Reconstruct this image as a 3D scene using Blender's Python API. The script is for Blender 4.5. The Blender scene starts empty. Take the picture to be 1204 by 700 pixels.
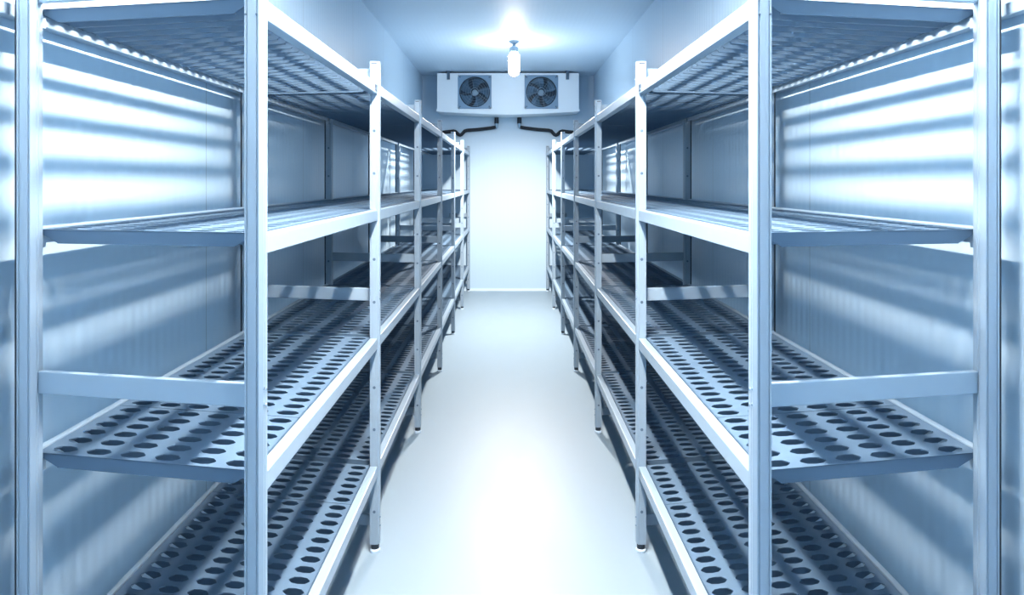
import bpy, bmesh, math
from mathutils import Vector

scene = bpy.context.scene
COL = scene.collection
PI = math.pi

# ------------------------------------------------------------------ dimensions (metres)
CAM_H = 1.327
ROOM_H = 2.614
WALL_X = 1.04
BACK_Y = 8.57
FRONT_Y = -1.25
BAY = 1.198
NBAY = 6
Y0 = 1.348            # rear face of the first aisle-side post
POST_D = 0.030
X_FRONT = 0.460       # aisle face of the aisle-side posts
X_REAR = 0.952        # aisle face of the wall-side posts
SKEW = 0.193          # the racks' frames stand slightly skewed to the aisle
POST_TOP = 1.757
LEVELS = [1.677, 1.225, 0.767, 0.310]      # beam tops
BEAM_H = 0.038

# ------------------------------------------------------------------ materials
def nodes_of(name):
    m = bpy.data.materials.new(name)
    m.use_nodes = True
    nt = m.node_tree
    return m, nt, nt.nodes['Principled BSDF']

def plain(name, col, rough=0.4, metal=0.0, spec=0.5, noise=0.0, scale=40.0):
    m, nt, b = nodes_of(name)
    b.inputs['Base Color'].default_value = (*col, 1)
    b.inputs['Roughness'].default_value = rough
    b.inputs['Metallic'].default_value = metal
    b.inputs['Specular IOR Level'].default_value = spec
    if noise > 0:
        tc = nt.nodes.new('ShaderNodeTexCoord')
        nz = nt.nodes.new('ShaderNodeTexNoise')
        nz.inputs['Scale'].default_value = scale
        nz.inputs['Detail'].default_value = 4
        mr = nt.nodes.new('ShaderNodeMapRange')
        mr.inputs['To Min'].default_value = rough - noise
        mr.inputs['To Max'].default_value = rough + noise
        nt.links.new(tc.outputs['Object'], nz.inputs['Vector'])
        nt.links.new(nz.outputs['Fac'], mr.inputs['Value'])
        nt.links.new(mr.outputs['Result'], b.inputs['Roughness'])
    return m

ALB_WALL = (0.425, 0.580, 0.715)
ALB_METAL = (0.250, 0.335, 0.420)

def panel_material(name, col, rough, rib_axis='Y', rib=0.035, bump=0.15, seam=None, seam_off=0.0, spec=0.5):
    """painted sandwich panel: fine ribs (bump) running along one axis, thin seams between the panels"""
    m, nt, b = nodes_of(name)
    b.inputs['Roughness'].default_value = rough
    b.inputs['Specular IOR Level'].default_value = spec
    tc = nt.nodes.new('ShaderNodeTexCoord')
    sep = nt.nodes.new('ShaderNodeSeparateXYZ')
    nt.links.new(tc.outputs['Object'], sep.inputs[0])
    ax = sep.outputs[rib_axis]
    # ribs: sine of the coordinate, broken up by a stretched noise
    mul = nt.nodes.new('ShaderNodeMath'); mul.operation = 'MULTIPLY'
    mul.inputs[1].default_value = 2 * PI / rib
    nt.links.new(ax, mul.inputs[0])
    sn = nt.nodes.new('ShaderNodeMath'); sn.operation = 'SINE'
    nt.links.new(mul.outputs[0], sn.inputs[0])
    nz = nt.nodes.new('ShaderNodeTexNoise')
    nz.noise_dimensions = '1D'
    nz.inputs['Scale'].default_value = 22
    nz.inputs['Detail'].default_value = 3
    nt.links.new(ax, nz.inputs['W'])
    add = nt.nodes.new('ShaderNodeMath'); add.operation = 'ADD'
    nt.links.new(sn.outputs[0], add.inputs[0]); nt.links.new(nz.outputs['Fac'], add.inputs[1])
    bp = nt.nodes.new('ShaderNodeBump')
    bp.inputs['Strength'].default_value = bump
    bp.inputs['Distance'].default_value = 0.002
    nt.links.new(add.outputs[0], bp.inputs['Height'])
    nt.links.new(bp.outputs['Normal'], b.inputs['Normal'])
    if seam:
        sh = nt.nodes.new('ShaderNodeMath'); sh.operation = 'SUBTRACT'; sh.inputs[1].default_value = seam_off
        nt.links.new(ax, sh.inputs[0])
        pg = nt.nodes.new('ShaderNodeMath'); pg.operation = 'PINGPONG'; pg.inputs[1].default_value = seam / 2
        nt.links.new(sh.outputs[0], pg.inputs[0])
        lt = nt.nodes.new('ShaderNodeMath'); lt.operation = 'LESS_THAN'; lt.inputs[1].default_value = 0.0022
        nt.links.new(pg.outputs[0], lt.inputs[0])
        mx = nt.nodes.new('ShaderNodeMix'); mx.data_type = 'RGBA'
        mx.inputs['A'].default_value = (*col, 1)
        mx.inputs['B'].default_value = (*[c * 0.55 for c in col], 1)
        nt.links.new(lt.outputs[0], mx.inputs['Factor'])
        nt.links.new(mx.outputs['Result'], b.inputs['Base Color'])
    else:
        b.inputs['Base Color'].default_value = (*col, 1)
    return m

def floor_material():
    m, nt, b = nodes_of('floor_resin')
    b.inputs['Base Color'].default_value = (*[c * 0.56 for c in ALB_WALL], 1)
    b.inputs['Specular IOR Level'].default_value = 0.3
    tc = nt.nodes.new('ShaderNodeTexCoord')
    nz = nt.nodes.new('ShaderNodeTexNoise'); nz.inputs['Scale'].default_value = 2.2; nz.inputs['Detail'].default_value = 5
    mp = nt.nodes.new('ShaderNodeMapping'); mp.inputs['Scale'].default_value = (3.0, 1.0, 1.0)
    nt.links.new(tc.outputs['Object'], mp.inputs['Vector']); nt.links.new(mp.outputs[0], nz.inputs['Vector'])
    mr = nt.nodes.new('ShaderNodeMapRange'); mr.inputs['To Min'].default_value = 0.40; mr.inputs['To Max'].default_value = 0.52
    nt.links.new(nz.outputs['Fac'], mr.inputs['Value']); nt.links.new(mr.outputs[0], b.inputs['Roughness'])
    bp = nt.nodes.new('ShaderNodeBump'); bp.inputs['Strength'].default_value = 0.02; bp.inputs['Distance'].default_value = 0.003
    nt.links.new(nz.outputs['Fac'], bp.inputs['Height']); nt.links.new(bp.outputs[0], b.inputs['Normal'])
    return m

def emission(name, col, strength):
    m = bpy.data.materials.new(name); m.use_nodes = True
    nt = m.node_tree; nt.nodes.clear()
    e = nt.nodes.new('ShaderNodeEmission'); o = nt.nodes.new('ShaderNodeOutputMaterial')
    e.inputs['Color'].default_value = (*col, 1); e.inputs['Strength'].default_value = strength
    nt.links.new(e.outputs[0], o.inputs['Surface'])
    return m

LAMP_COL = (1.0, 0.910, 0.825)
M = {
    'wall': panel_material('white_wall_panel', ALB_WALL, 0.38, 'Y', 0.045, 0.22, seam=1.15, seam_off=2.43),
    'back': panel_material('white_back_panel', ALB_WALL, 0.45, 'X', 0.05, 0.05, seam=None),
    'frontwall': panel_material('darkened_front_wall', (0.14, 0.20, 0.27), 0.5, 'X', 0.05, 0.05, seam=None),  # unseen wall behind the camera, darkened to cut its bounced light
    'ceil': panel_material('white_ceiling_panel', (0.55, 0.68, 0.79), 0.55, 'X', 0.04, 0.06, seam=None),
    'floor': floor_material(),
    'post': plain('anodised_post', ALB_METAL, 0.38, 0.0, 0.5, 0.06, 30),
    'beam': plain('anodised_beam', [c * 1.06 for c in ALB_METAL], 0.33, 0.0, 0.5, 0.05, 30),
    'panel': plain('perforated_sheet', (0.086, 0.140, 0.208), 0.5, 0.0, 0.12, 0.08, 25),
    'dark': plain('dark_matte', (0.010, 0.020, 0.035), 0.6),
    'hole': plain('dark_bolt', (0.07, 0.115, 0.17), 0.5),
    'bolt': plain('steel_bolt', (0.55, 0.66, 0.75), 0.22, 0.9),
    'foot': plain('white_plastic_foot', (0.55, 0.68, 0.8), 0.35),
    'cooler': plain('white_cooler_casing', (0.78, 0.87, 0.93), 0.35, 0.0, 0.5, 0.05, 8),
    'fanplate': plain('grey_fan_plate', (0.17, 0.29, 0.42), 0.4),
    'fandark': plain('fan_shroud', (0.03, 0.065, 0.11), 0.5),
    'blade': plain('fan_blade', (0.10, 0.19, 0.29), 0.4),
    'wire': plain('guard_wire', (0.20, 0.31, 0.42), 0.3, 0.6),
    'bracket': plain('hanger_bracket', (0.07, 0.13, 0.2), 0.45),
    'insul': plain('black_pipe_insulation', (0.008, 0.014, 0.022), 0.75),
    'pipe': plain('grey_pipe', (0.25, 0.38, 0.5), 0.4),
    'sticker': plain('blue_sticker', (0.022, 0.045, 0.085), 0.5),
    'stickermark': plain('pale_print', (0.14, 0.2, 0.27), 0.5),
    'bulb': emission('lamp_glow', LAMP_COL, 36.0),
    'tube': emission('tube_glow', LAMP_COL, 505.0),
    'socket': plain('lamp_socket', (0.22, 0.33, 0.44), 0.4),
}

# ------------------------------------------------------------------ mesh helpers
def link(name, bm, mats, parent=None, loc=(0, 0, 0), smooth=False):
    bmesh.ops.recalc_face_normals(bm, faces=bm.faces)
    me = bpy.data.meshes.new(name)
    bm.to_mesh(me); bm.free()
    for m in (mats if isinstance(mats, (list, tuple)) else [mats]):
        me.materials.append(m)
    if smooth:
        for p in me.polygons: p.use_smooth = True
        try: me.set_sharp_from_angle(angle=math.radians(40))
        except Exception: pass
    o = bpy.data.objects.new(name, me)
    COL.objects.link(o)
    o.location = loc
    if parent is not None: o.parent = parent
    return o

def copy_obj(src, parent, loc):
    o = src.copy()
    COL.objects.link(o)
    o.parent = parent
    o.location = loc
    return o

def box(bm, x0, x1, y0, y1, z0, z1, mi=0, bevel=0.0, seg=2):
    vs = [bm.verts.new((x, y, z)) for z in (z0, z1) for (x, y) in ((x0, y0), (x1, y0), (x1, y1), (x0, y1))]
    fs = [(0, 3, 2, 1), (4, 5, 6, 7), (0, 1, 5, 4), (1, 2, 6, 5), (2, 3, 7, 6), (3, 0, 4, 7)]
    faces = []
    for f in fs:
        fc = bm.faces.new([vs[i] for i in f]); fc.material_index = mi; faces.append(fc)
    if bevel > 0:
        es = list({e for f in faces for e in f.edges})
        bmesh.ops.bevel(bm, geom=es, offset=bevel, segments=seg, affect='EDGES', profile=0.5)

def prism(bm, pts, axis, a0, a1, mi=0):
    """extrude a 2D polygon along an axis; pts are the two other coordinates in order"""
    def mk(p, a):
        if axis == 'x': return (a, p[0], p[1])
        if axis == 'y': return (p[0], a, p[1])
        return (p[0], p[1], a)
    A = [bm.verts.new(mk(p, a0)) for p in pts]
    B = [bm.verts.new(mk(p, a1)) for p in pts]
    n = len(pts)
    fs = [bm.faces.new(A), bm.faces.new(B[::-1])]
    for i in range(n):
        fs.append(bm.faces.new((A[i], B[i], B[(i + 1) % n], A[(i + 1) % n])))
    for f in fs: f.material_index = mi

def lathe(bm, prof, axis='z', c=(0, 0, 0), n=24, mi=0):
    rings = []
    for r, h in prof:
        ring = []
        for k in range(n):
            a = 2 * PI * k / n
            u, v = r * math.cos(a), r * math.sin(a)
            p = (u, v, h) if axis == 'z' else ((u, h, v) if axis == 'y' else (h, u, v))
            ring.append(bm.verts.new((p[0] + c[0], p[1] + c[1], p[2] + c[2])))
        rings.append(ring)
    fs = []
    for a, b in zip(rings[:-1], rings[1:]):
        for k in range(n):
            fs.append(bm.faces.new((a[k], a[(k + 1) % n], b[(k + 1) % n], b[k])))
    fs.append(bm.faces.new(rings[0])); fs.append(bm.faces.new(rings[-1][::-1]))
    for f in fs: f.material_index = mi

def tube(bm, pts, r, n=12, mi=0):
    pts = [Vector(p) for p in pts]
    rings = []
    for i, p in enumerate(pts):
        if i == 0: d = pts[1] - p
        elif i == len(pts) - 1: d = p - pts[i - 1]
        else: d = (pts[i + 1] - p).normalized() + (p - pts[i - 1]).normalized()
        d.normalize()
        up = Vector((0, 1, 0)) if abs(d.y) < 0.9 else Vector((0, 0, 1))
        a = d.cross(up).normalized(); b = d.cross(a).normalized()
        rings.append([bm.verts.new(p + r * (math.cos(2 * PI * k / n) * a + math.sin(2 * PI * k / n) * b)) for k in range(n)])
    fs = []
    for a, b in zip(rings[:-1], rings[1:]):
        for k in range(n):
            fs.append(bm.faces.new((a[k], a[(k + 1) % n], b[(k + 1) % n], b[k])))
    fs.append(bm.faces.new(rings[0])); fs.append(bm.faces.new(rings[-1][::-1]))
    for f in fs: f.material_index = mi

def torus(bm, c, R, r, axis='y', n=40, m=6, mi=0):
    rings = []
    for i in range(n):
        a = 2 * PI * i / n
        ring = []
        for j in range(m):
            b = 2 * PI * j / m
            q = R + r * math.cos(b)
            ring.append(bm.verts.new((c[0] + q * math.cos(a), c[1] + r * math.sin(b), c[2] + q * math.sin(a))))
        rings.append(ring)
    for i in range(n):
        for j in range(m):
            f = bm.faces.new((rings[i][j], rings[(i + 1) % n][j], rings[(i + 1) % n][(j + 1) % m], rings[i][(j + 1) % m]))
            f.material_index = mi

def mirror_x(bm, s):
    if s < 0:
        for v in bm.verts: v.co.x = -v.co.x

def thing(name, label, cat, loc, group=None):
    o = bpy.data.objects.new(name, None)
    COL.objects.link(o)
    o.location = loc
    o.empty_display_size = 0.1
    o['label'] = label; o['category'] = cat
    if group: o['group'] = group
    return o

def struct(name, bm, mat):
    o = link(name, bm, mat)
    o['kind'] = 'structure'
    return o

# ------------------------------------------------------------------ the room
T = 0.08
bm = bmesh.new(); box(bm, -WALL_X - T, WALL_X + T, FRONT_Y - T, BACK_Y + T, -T, 0); struct('floor', bm, M['floor'])
bm = bmesh.new(); box(bm, -WALL_X - T, WALL_X + T, FRONT_Y - T, BACK_Y + T, ROOM_H, ROOM_H + T); struct('ceiling', bm, M['ceil'])
bm = bmesh.new(); box(bm, -WALL_X - T, -WALL_X, FRONT_Y, BACK_Y, 0, ROOM_H); struct('wall_left', bm, M['wall'])
bm = bmesh.new(); box(bm, WALL_X, WALL_X + T, FRONT_Y, BACK_Y, 0, ROOM_H); struct('wall_right', bm, M['wall'])
bm = bmesh.new(); box(bm, -WALL_X - T, WALL_X + T, BACK_Y, BACK_Y + T, 0, ROOM_H); struct('wall_back', bm, M['back'])
bm = bmesh.new(); box(bm, -WALL_X - T, WALL_X + T, FRONT_Y - T, FRONT_Y, 0, ROOM_H); struct('wall_front', bm, M['frontwall'])
bm = bmesh.new()
prism(bm, [(BACK_Y, 0.0), (BACK_Y - 0.022, 0.0), (BACK_Y - 0.018, 0.006), (BACK_Y - 0.004, 0.024), (BACK_Y, 0.026)], 'x', -WALL_X, WALL_X)
struct('baseboard_back', bm, M['back'])

for n, sx in ((1, -1), (2, 1)):                   # slim added rail on each side wall, shades the strip under it
    bm = bmesh.new(); box(bm, 1.012, WALL_X, 0.9, BACK_Y - 0.05, 1.664, 1.692, bevel=0.004)
    mirror_x(bm, sx)
    struct('shade_rail_%d' % n, bm, M['beam'])

# ------------------------------------------------------------------ the racks
HOLE_PX, HOLE_PY = 0.0778, 0.050
PAN_U0, PAN_U1 = 0.4945, 0.9660
COLS = [0.530 + HOLE_PX * i for i in range(6)]
RIB = 0.027

def sk(u):                       # skew: how far back a point of the frame stands
    return SKEW * (u - X_FRONT)

def panel_mesh(rows, s):
    """perforated sheet: hexagon holes in rows, a folded flange at both ends, cross ribs between the rows"""
    bm = bmesh.new()
    t = 0.0025
    L = rows * HOLE_PY + 0.003
    y_off = (L - rows * HOLE_PY) / 2
    hex12 = [(0.0284, 0.0), (0.0262, 0.0045), (0.0175, 0.0135), (0.0, 0.0160), (-0.0175, 0.0135), (-0.0262, 0.0045),
             (-0.0284, 0.0), (-0.0262, -0.0045), (-0.0175, -0.0135), (0.0, -0.0160), (0.0175, -0.0135), (0.0262, -0.0045)]
    a, b = HOLE_PX / 2, HOLE_PY / 2
    out12 = [(a, 0), (a, b * .45), (a, b), (0, b), (-a, b), (-a, b * .45), (-a, 0), (-a, -b * .45), (-a, -b), (0, -b), (a, -b), (a, -b * .45)]
    for r in range(rows):
        cy = y_off + HOLE_PY * (r + 0.5)
        for cx in COLS:
            rings = {}
            for nm, pts, z in (('it', hex12, 0), ('ot', out12, 0), ('ib', hex12, -t), ('ob', out12, -t)):
                rings[nm] = [bm.verts.new((cx + p[0], cy + p[1], z)) for p in pts]
            for k in range(12):
                j = (k + 1) % 12
                bm.faces.new((rings['it'][k], rings['ot'][k], rings['ot'][j], rings['it'][j]))
                bm.faces.new((rings['ib'][j], rings['ob'][j], rings['ob'][k], rings['ib'][k]))
                bm.faces.new((rings['it'][j], rings['ib'][j], rings['ib'][k], rings['it'][k]))
    u0h, u1h = COLS[0] - a, COLS[-1] + a
    box(bm, PAN_U0, u0h, 0, L, -t, 0)
    if PAN_U1 > u1h: box(bm, u1h, PAN_U1, 0, L, -t, 0)
    box(bm, u0h, u1h, 0, y_off, -t, 0)
    box(bm, u0h, u1h, L - y_off, L, -t, 0)
    # folded long edges
    box(bm, PAN_U0, PAN_U0 + 0.002, 0.001, L - 0.001, -0.012, -t)
    box(bm, PAN_U1 - 0.002, PAN_U1, 0.001, L - 0.001, -0.010, -t)
    # end flanges and cross ribs, ends cut off at an angle
    fl = [(PAN_U0, -t * .5), (PAN_U1, -t * .5), (PAN_U1, -0.011), (PAN_U1 - 0.014, -0.0115), (PAN_U1 - 0.046, -RIB),
          (PAN_U0 + 0.034, -RIB), (PAN_U0 + 0.006, -0.010), (PAN_U0, -0.010)]
    for k in range(rows + 1):
        y = y_off + HOLE_PY * k
        if k == 0: y = 0.0
        elif k == rows: y = L - 0.0018
        else: y -= 0.0009
        z0 = 0.0 if k in (0, rows) else -t * .5
        prism(bm, [(p[0], p[1] if i > 1 else (-0.0004 if k in (0, rows) else -t * .5)) for i, p in enumerate(fl)], 'y', y, y + 0.0018)
        yl = y if k < rows else y - 0.0042
        box(bm, PAN_U0 + 0.034, PAN_U1 - 0.046, yl, yl + 0.006, -RIB - 0.0012, -RIB)
    for v in bm.verts:
        v.co.y += sk(v.co.x)
    mirror_x(bm, s)
    return bm, L

def post_mesh(s, z0=0.030, z1=POST_TOP):
    d = POST_D
    # plan outline (u from the aisle face, v from the front): chamfered aisle corner, two grooves on the front
    p = [(0.0, d), (0.0, 0.018), (0.0015, 0.0165), (0.0015, 0.0150), (0.0, 0.0135), (0.0, 0.009), (0.006, 0.0),
         (0.0085, 0.0), (0.0090, 0.0016), (0.0108, 0.0016), (0.0113, 0.0),
         (0.0272, 0.0), (0.0277, 0.0016), (0.0295, 0.0016), (0.0300, 0.0), (0.033, 0.0), (0.033, d)]
    bm = bmesh.new()
    prism(bm, p, 'z', z0, z1)
    mirror_x(bm, s)
    return bm

BOLT_Z = [1.508, 1.356, 1.049, 0.896, 0.591, 0.441, 0.147]
BARS = [(1.690, 1.734), (0.897, 0.942), (0.087, 0.127)]

def make_rack(s, label):
    org = Vector((s * 0.72, Y0 + BAY * NBAY / 2, 0))
    root = thing('shelving_rack', label, 'shelving rack', org, 'shelving racks')
    def L(u, y, z): return (s * u - org.x, y - org.y, z)
    proto = {}
    # prototypes' meshes are made on first use and shared by the repeats
    def put(key, name, builder, mat, parent, loc, smooth=False):
        if key not in proto:
            o = link(name, builder(), mat, parent, loc, smooth)
            proto[key] = o
            return o
        return copy_obj(proto[key], parent, loc)

    def disc_bm(r, h, axis='y', n=14):
        b = bmesh.new()
        if axis == 'y':
            lathe(b, [(r, 0.002), (r, -h * .6), (r * .75, -h)], 'y', n=n)
        else:
            lathe(b, [(r, 0.002), (r, -h * .6), (r * .6, -h)], 'x', n=n)
            mirror_x(b, s)
        return b
    def foot_bm():
        b = bmesh.new()
        lathe(b, [(0.013, 0.008), (0.0145, 0.010), (0.0145, 0.034)], 'z', n=20, mi=1)
        lathe(b, [(0.0175, 0.0), (0.0185, 0.003), (0.0185, 0.008), (0.015, 0.012)], 'z', n=20, mi=0)
        return b
    def slot_bm():
        b = bmesh.new(); box(b, 0.0085, 0.028, -0.0008, 0.004, -0.010, -0.0065); mirror_x(b, s); return b  # slot at the post top, its darkness painted as a flat plate
    def strip_bm():
        b = bmesh.new(); box(b, 0.0332, 0.041, 0.006, POST_D - 0.002, 0.032, POST_TOP - 0.002); mirror_x(b, s); return b  # plain dark strip along the wall-side edge of the post

    for i in range(NBAY + 1):
        for row, U in (('front', X_FRONT), ('rear', X_REAR)):
            yf = Y0 - POST_D + BAY * i + (sk(U) if row == 'rear' else 0.0)
            p = put('post', 'post', lambda: post_mesh(s), M['post'], root, L(U, yf, 0))
            put('foot', 'foot', foot_bm, [M['foot'], M['dark']], p, (s * 0.017, POST_D / 2, 0), True)
            if row == 'front':
                put('slot', 'top_slot', slot_bm, M['dark'], p, (0, 0, POST_TOP))
            else:
                put('strip', 'edge_strip', strip_bm, M['dark'], p, (0, 0, 0))
            if i > 0:
                for z in BOLT_Z:
                    put('hole', 'bolt', lambda: disc_bm(0.0052, 0.0012), M['hole'], p, (s * 0.0175, 0, z))
            elif row == 'front':
                for du in (0.0103, 0.031):
                    put('pin', 'pin', lambda: disc_bm(0.0022, 0.0010), M['hole'], p, (s * du, 0, 1.640))
            if row == 'front' and i < 4:
                for (b0, b1) in BARS:
                    zc = (b0 + b1) / 2
                    for k, (dv, dz) in enumerate(((0.0112, 0.017), (0.023, 0.012), (0.0112, -0.013), (0.023, -0.018))):
                        put('sidebolt', 'bolt', lambda: disc_bm(0.0028, 0.0022, 'x'), M['bolt'], p, (0, dv, zc + dz))

    # cross bars of each frame, from post to post
    for (b0, b1) in BARS:
        def bar_bm(b0=b0, b1=b1):
            b = bmesh.new()
            box(b, X_FRONT + 0.0328, X_REAR + 0.001, -0.0, 0.014, 0, b1 - b0, bevel=0.0018)
            for v in b.verts: v.co.y += sk(v.co.x)
            for v in b.verts: v.co.x -= X_FRONT
            mirror_x(b, s)
            return b
        for i in range(NBAY + 1):
            yb = Y0 - POST_D / 2 + BAY * i
            put(('bar', b0), 'cross_bar', bar_bm, M['beam'], root, L(X_FRONT, yb, b0))

    # beams
    span = BAY - POST_D
    def front_beam():
        b = bmesh.new(); box(b, 0.0055, 0.034, 0, span, -BEAM_H, 0, bevel=0.0022); mirror_x(b, s); return b
    def rear_beam():
        b = bmesh.new()
        prism(b, [(0.0145, -0.026), (0.018, -0.026), (0.018, -0.008), (0.028, -0.008), (0.031, -0.004), (0.031, 0.006),
                  (0.0285, 0.008), (0.019, 0.0055), (0.0175, 0.004), (0.0175, -0.004), (0.0145, -0.004)], 'y', 0, span)
        for ye in (0.0, span - 0.016):
            box(b, 0.004, 0.0145, ye, ye + 0.016, -0.034, -0.0125)
            box(b, 0.0145, 0.018, ye, ye + 0.016, -0.038, -0.026)
        mirror_x(b, s); return b
    nshelf = 0
    for i in range(NBAY):
        for lv, z in enumerate(LEVELS):
            put('fbeam', 'shelf_beam', front_beam, M['beam'], root, L(X_FRONT, Y0 + BAY * i, z))
            put('rbeam', 'wall_side_beam', rear_beam, M['beam'], root, L(X_REAR, Y0 + BAY * i + sk(X_REAR), z))
            order = (6, 17) if lv in (0, 2) else (17, 6)
            y = Y0 + BAY * i + 0.0025
            for rows in order:
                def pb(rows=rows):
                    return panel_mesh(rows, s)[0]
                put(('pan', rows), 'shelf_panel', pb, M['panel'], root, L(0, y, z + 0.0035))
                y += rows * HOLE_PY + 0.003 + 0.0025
    # small sticker on the end of the first top beam
    b = bmesh.new(); box(b, -0.0006, 0.0012, -0.050, -0.006, -0.031, -0.008); mirror_x(b, s)
    st = link('sticker', b, M['sticker'], root, L(X_FRONT + 0.0055, Y0 + span, LEVELS[0]))
    b = bmesh.new()
    box(b, -0.0010, 0.0, -0.044, -0.030, -0.026, -0.020)
    box(b, -0.0010, 0.0, -0.024, -0.011, -0.027, -0.013)
    mirror_x(b, s)
    link('print', b, M['stickermark'], st, (0, 0, 0))
    return root

make_rack(-1, 'long pale metal shelving rack of perforated shelves standing along the left wall')
make_rack(1, 'long pale metal shelving rack of perforated shelves standing along the right wall')

# ------------------------------------------------------------------ cooling unit on the back wall under the ceiling
CU_Y, CU_W, CU_Z0, CU_Z1 = 8.20, 0.824, 2.163, 2.588
cu = thing('cooling_unit', 'white twin fan evaporator cooling unit hung under the ceiling at the back wall', 'cooling unit', (0, CU_Y, CU_Z0))
FX, FZ, FR, FS = 0.387, 0.205, 0.178, 0.195       # fan centre, radius, half plate
bm = bmesh.new()
Dp = 0.34
h = CU_Z1 - CU_Z0
xs = [-CU_W, -FX - FS, -FX + FS, FX - FS, FX + FS, CU_W]
for k in (0, 2, 4):
    box(bm, xs[k], xs[k + 1], 0, 0.012, 0, h)
for k in (1, 3):
    box(bm, xs[k], xs[k + 1], 0, 0.012, 0, FZ - FS)
    box(bm, xs[k], xs[k + 1], 0, 0.012, FZ + FS, h)
box(bm, -CU_W, -CU_W + 0.012, 0.012, Dp, 0, h)
box(bm, CU_W - 0.012, CU_W, 0.012, Dp, 0, h)
box(bm, -CU_W + 0.012, CU_W - 0.012, 0.012, Dp, h - 0.012, h)
box(bm, -CU_W + 0.012, CU_W - 0.012, Dp - 0.012, Dp, 0, h - 0.012)
link('casing', bm, M['cooler'], cu)
# drip tray: a lip all round and a bottom falling to the middle
bm = bmesh.new()
prism(bm, [(-0.834, 0.004), (0.834, 0.004), (0.834, -0.018), (0.80, -0.026), (0.30, -0.052), (0.0, -0.060), (-0.30, -0.052), (-0.80, -0.026), (-0.834, -0.018)], 'y', -0.016, 0.355)
link('drip_tray', bm, M['cooler'], cu)
for sx in (-1, 1):
    c = sx * FX
    bm = bmesh.new()
    # square plate with a round opening
    N = 48
    inner, outer, innb = [], [], []
    for k in range(N):
        a = 2 * PI * (k + 0.5) / N
        ca, sa = math.cos(a), math.sin(a)
        q = FS / max(abs(ca), abs(sa))
        outer.append(bm.verts.new((c + q * ca, -0.010, FZ + q * sa)))
        inner.append(bm.verts.new((c + FR * ca, -0.010, FZ + FR * sa)))
        innb.append(bm.verts.new((c + FR * ca, 0.004, FZ + FR * sa)))
    outb = [bm.verts.new((v.co.x, 0.004, v.co.z)) for v in outer]
    for k in range(N):
        j = (k + 1) % N
        bm.faces.new((outer[k], outer[j], inner[j], inner[k]))
        bm.faces.new((inner[k], inner[j], innb[j], innb[k]))
        bm.faces.new((outer[k], outer[j], outb[j], outb[k]))
        bm.faces.new((outb[k], outb[j], innb[j], innb[k]))
    fp = link('fan_plate', bm, M['fanplate'], cu)
    bm = bmesh.new()
    for k in range(4):
        px, pz = ((-1, -1), (1, -1), (1, 1), (-1, 1))[k]
        lathe(bm, [(0.008, -0.009), (0.008, -0.014), (0.005, -0.016)], 'y', (c + px * 0.17, 0, FZ + pz * 0.17), 10)
    link('screws', bm, M['hole'], fp)
    bm = bmesh.new()
    lathe(bm, [(0.19, 0.16), (0.06, 0.15), (0.001, 0.15)], 'y', (c, 0, FZ), 40)
    r0 = [bm.verts.new((c + 0.181 * math.cos(2 * PI * k / N), 0.003, FZ + 0.181 * math.sin(2 * PI * k / N))) for k in range(N)]
    r1 = [bm.verts.new((c + 0.186 * math.cos(2 * PI * k / N), 0.16, FZ + 0.186 * math.sin(2 * PI * k / N))) for k in range(N)]
    for k in range(N):
        bm.faces.new((r0[k], r0[(k + 1) % N], r1[(k + 1) % N], r1[k]))
    link('fan_shroud', bm, M['fandark'], cu)
    bm = bmesh.new()
    for k in range(5):
        a0 = 2 * PI * k / 5 + 0.3
        rows = []
        for q in range(6):
            r = 0.05 + (0.168 - 0.05) * q / 5
            w = 0.36 + 0.10 * q / 5
            aa = a0 + sx * 0.35 * (q / 5) ** 1.4
            tw = 0.032 - 0.012 * q / 5
            rows.append([(c + r * math.cos(aa + w * e), 0.055 + tw * e * 1.6, FZ + r * math.sin(aa + w * e)) for e in (-1, -0.33, 0.33, 1)])
        for dy in (0.0, 0.003):
            vv = [[bm.verts.new((p[0], p[1] + dy, p[2])) for p in row] for row in rows]
            for q in range(5):
                for e in range(3):
                    bm.faces.new((vv[q][e], vv[q][e + 1], vv[q + 1][e + 1], vv[q + 1][e]))
    fb = link('fan_blades', bm, M['blade'], cu)
    bm = bmesh.new()
    lathe(bm, [(0.034, 0.09), (0.034, 0.035), (0.027, 0.026), (0.001, 0.022)], 'y', (c, 0, FZ), 28)
    link('fan_hub', bm, M['pipe'], fb)
    bm = bmesh.new()
    for R in (0.045, 0.075, 0.105, 0.135, 0.162):
        torus(bm, (c, -0.022, FZ), R, 0.0015 if R > 0.05 else 0.004)
    for k in range(8):
        a = PI * k / 4 + 0.2
        tube(bm, [(c + 0.045 * math.cos(a), -0.022, FZ + 0.045 * math.sin(a)), (c + 0.165 * math.cos(a), -0.022, FZ + 0.165 * math.sin(a)), (c + 0.184 * math.cos(a), -0.008, FZ + 0.184 * math.sin(a))], 0.0018, 6)
    link('fan_guard', bm, M['wire'], cu)
for sx in (-1, 1):
    bm = bmesh.new()
    gap = ROOM_H - CU_Z0
    box(bm, sx * 0.692 - 0.017, sx * 0.692 + 0.017, -0.012, -0.001, h - 0.075, gap - 0.001)
    box(bm, sx * 0.692 - 0.024, sx * 0.692 + 0.024, -0.016, 0.10, gap - 0.010, gap)
    box(bm, sx * 0.692 - 0.017, sx * 0.692 + 0.017, 0.0, 0.30, h + 0.0005, h + 0.006)
    box(bm, sx * 0.692 - 0.017, sx * 0.692 + 0.017, 0.27, 0.30, h + 0.005, gap)
    link('hanger', bm, M['bracket'], cu)

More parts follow.
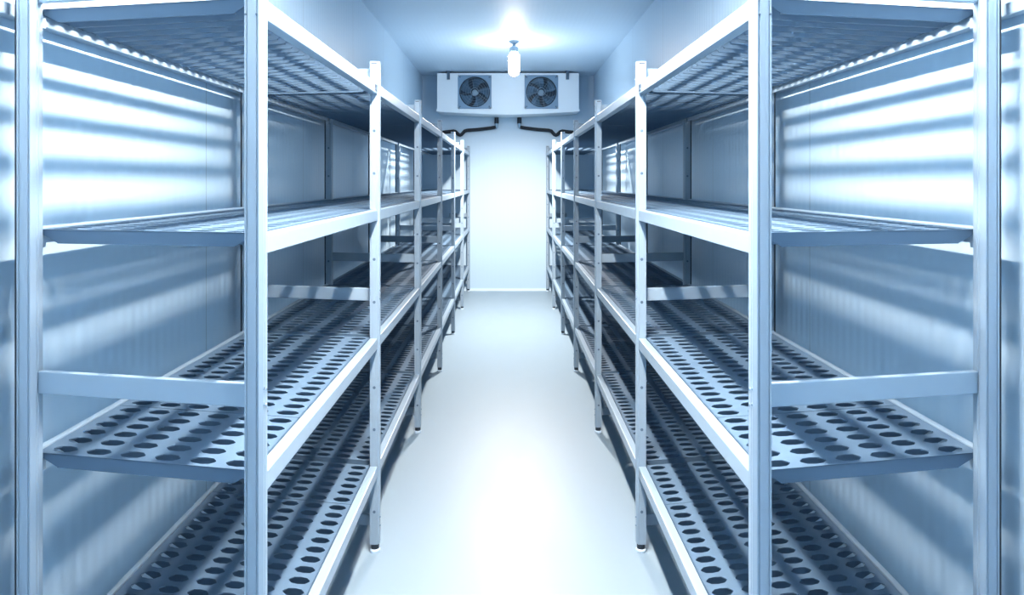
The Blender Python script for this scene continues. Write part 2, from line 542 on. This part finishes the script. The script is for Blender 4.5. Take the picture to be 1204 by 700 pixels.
# ------------------------------------------------------------------ insulated pipes under the unit
for s, lab in ((-1, 'black insulated pipe running from under the cooling unit to the left wall'),
               (1, 'black insulated pipe running from under the cooling unit to the right wall')):
    py = 8.53
    t = thing('insulated_pipe', lab, 'pipe', (s * 0.135, py, 1.96), 'insulated pipes under the cooling unit')
    k = py / 829.0
    def W(dx, y): return (s * dx * k - s * 0.135, 0.0, (213.5 - y) * k + CAM_H - 1.96)
    bm = bmesh.new(); tube(bm, [W(13.4, 137.9), W(13.4, 139)], 0.020, 14); link('stub', bm, M['cooler'], t, smooth=True)
    bm = bmesh.new(); tube(bm, [W(13.4, 138.3), W(13.4, 145.3)], 0.026, 16); link('collar', bm, M['dark'], t, smooth=True)
    bm = bmesh.new(); tube(bm, [W(13.4, 145), W(13.4, 148.6), W(13.9, 149.6), W(15.5, 150.0)], 0.020, 14); link('elbow', bm, M['pipe'], t, smooth=True)
    bm = bmesh.new()
    tube(bm, [W(14.2, 149.6), W(20, 150.6), W(34, 152.3), W(48, 153.4), W(51, 154.2), W(54.5, 158.2), W(56.5, 159.0), W(58.5, 158.0), W(61.5, 155.0), W(64, 154.2), W(76, 155.6), W(WALL_X / k - 0.2, 156.6)], 0.021, 14)
    link('insulation', bm, M['insul'], t, smooth=True)

# ------------------------------------------------------------------ lamps under the ceiling along the aisle
def capsule(bm, R, H, c, axis):
    prof = []
    for i in range(17):
        q = i / 16
        t = abs(2 * q - 1)
        e = max(0.0, (t * H / 2 - (H / 2 - R)) / R)
        prof.append((max(R * math.sqrt(max(0.0, 1 - e * e)), 0.004), H * (0.5 - q)))
    lathe(bm, prof, axis, c, 24)

SPOT_W = 300.0
def pendant_lamp(x, y, label):
    t = thing('ceiling_lamp', label, 'lamp', (x, y, ROOM_H), 'ceiling lamps over the aisle')
    bm = bmesh.new(); lathe(bm, [(0.045, 0.0), (0.045, -0.012), (0.03, -0.022), (0.016, -0.026), (0.016, -0.06)], 'z', n=24)
    link('ceiling_mount', bm, M['socket'], t, smooth=True)
    bm = bmesh.new(); lathe(bm, [(0.016, -0.05), (0.034, -0.056), (0.040, -0.066), (0.040, -0.098), (0.034, -0.104)], 'z', n=24)
    link('socket', bm, M['socket'], t, smooth=True)
    bm = bmesh.new(); capsule(bm, 0.052, 0.225, (0, 0, -0.212), 'z')
    link('bulb', bm, M['bulb'], t, smooth=True)
    ld = bpy.data.lights.new('lamp_light', 'SPOT')
    ld.energy = SPOT_W; ld.color = LAMP_COL; ld.spot_size = math.radians(172); ld.spot_blend = 0.6; ld.shadow_soft_size = 0.045
    lo = bpy.data.objects.new('lamp_light', ld); COL.objects.link(lo); lo.parent = t
    lo.location = (0, 0, -0.375)
    return t

def tube_lamp(x, y, label, length=1.15):
    """a short fluorescent tube hung lengthwise over the aisle"""
    t = thing('ceiling_lamp', label, 'lamp', (x, y, ROOM_H), 'ceiling lamps over the aisle')
    bm = bmesh.new(); box(bm, -0.03, 0.03, -length / 2 - 0.05, length / 2 + 0.05, -0.02, 0.0, bevel=0.004)
    link('ceiling_mount', bm, M['socket'], t)
    # unseen white cover added over the tube to cut light on upper walls
    bm = bmesh.new()
    hz = -(ROOM_H - CAM_H - 1.08); hl = length / 2 + 0.06
    for sx in (-1, 1):
        prism(bm, [(0.0, hz + 0.075), (sx * 0.035, hz + 0.075), (sx * 0.085, hz - 0.006), (sx * 0.083, hz - 0.006), (sx * 0.034, hz + 0.073), (0.0, hz + 0.073)], 'y', -hl, hl)
    for sy in (-1, 1):
        prism(bm, [(-0.034, hz + 0.073), (0.034, hz + 0.073), (0.083, hz - 0.006), (-0.083, hz - 0.006)], 'y', sy * hl - 0.001, sy * hl + 0.001)
    link('cutoff_hood', bm, M['cooler'], t)
    for sy in (-1, 1):
        bm = bmesh.new(); lathe(bm, [(0.006, hz + 0.074), (0.006, -0.019)], 'z', (0, sy * length * 0.35, 0), 10)
        link('rod', bm, M['socket'], t)
    zt = -(ROOM_H - CAM_H - 1.08)
    for sy in (-1, 1):
        bm = bmesh.new(); box(bm, -0.014, 0.014, sy * (length / 2 + 0.012) - 0.010, sy * (length / 2 + 0.012) + 0.010, zt - 0.03, zt + 0.072, bevel=0.003)
        link('socket', bm, M['socket'], t)
    bm = bmesh.new(); capsule(bm, 0.024, length + 0.01, (0, 0, zt), 'y')
    link('bulb', bm, M['tube'], t, smooth=True)
    return t
pendant_lamp(0.055, 6.46, 'glowing white lamp hanging from the ceiling in front of the cooling unit')
tube_lamp(0.0, 1.50, 'glowing white tube lamp hung lengthwise from the ceiling over the near end of the aisle')

# ------------------------------------------------------------------ world, camera, colour
w = bpy.data.worlds.new('world'); scene.world = w; w.use_nodes = True
w.node_tree.nodes['Background'].inputs[0].default_value = (0.02, 0.03, 0.05, 1)
w.node_tree.nodes['Background'].inputs[1].default_value = 0.2

cam = bpy.data.cameras.new('camera')
co = bpy.data.objects.new('camera', cam); COL.objects.link(co)
co.location = (0, 0, CAM_H)
co.rotation_euler = (PI / 2, 0, 0)
cam.sensor_fit = 'HORIZONTAL'; cam.sensor_width = 36.0
cam.lens = 829.0 / 1204 * 36
cam.shift_x = (602 - 597.3) / 1204
cam.shift_y = (213.5 - 350) / 1204
cam.clip_start = 0.02
scene.camera = co

vs = scene.view_settings
vs.view_transform = 'Standard'; vs.look = 'None'; vs.gamma = 1.0; vs.use_curve_mapping = False
vs.exposure = 0.9
scene.cycles.use_denoising = True
scene.cycles.max_bounces = 10
scene.cycles.diffuse_bounces = 6
scene.cycles.glossy_bounces = 4
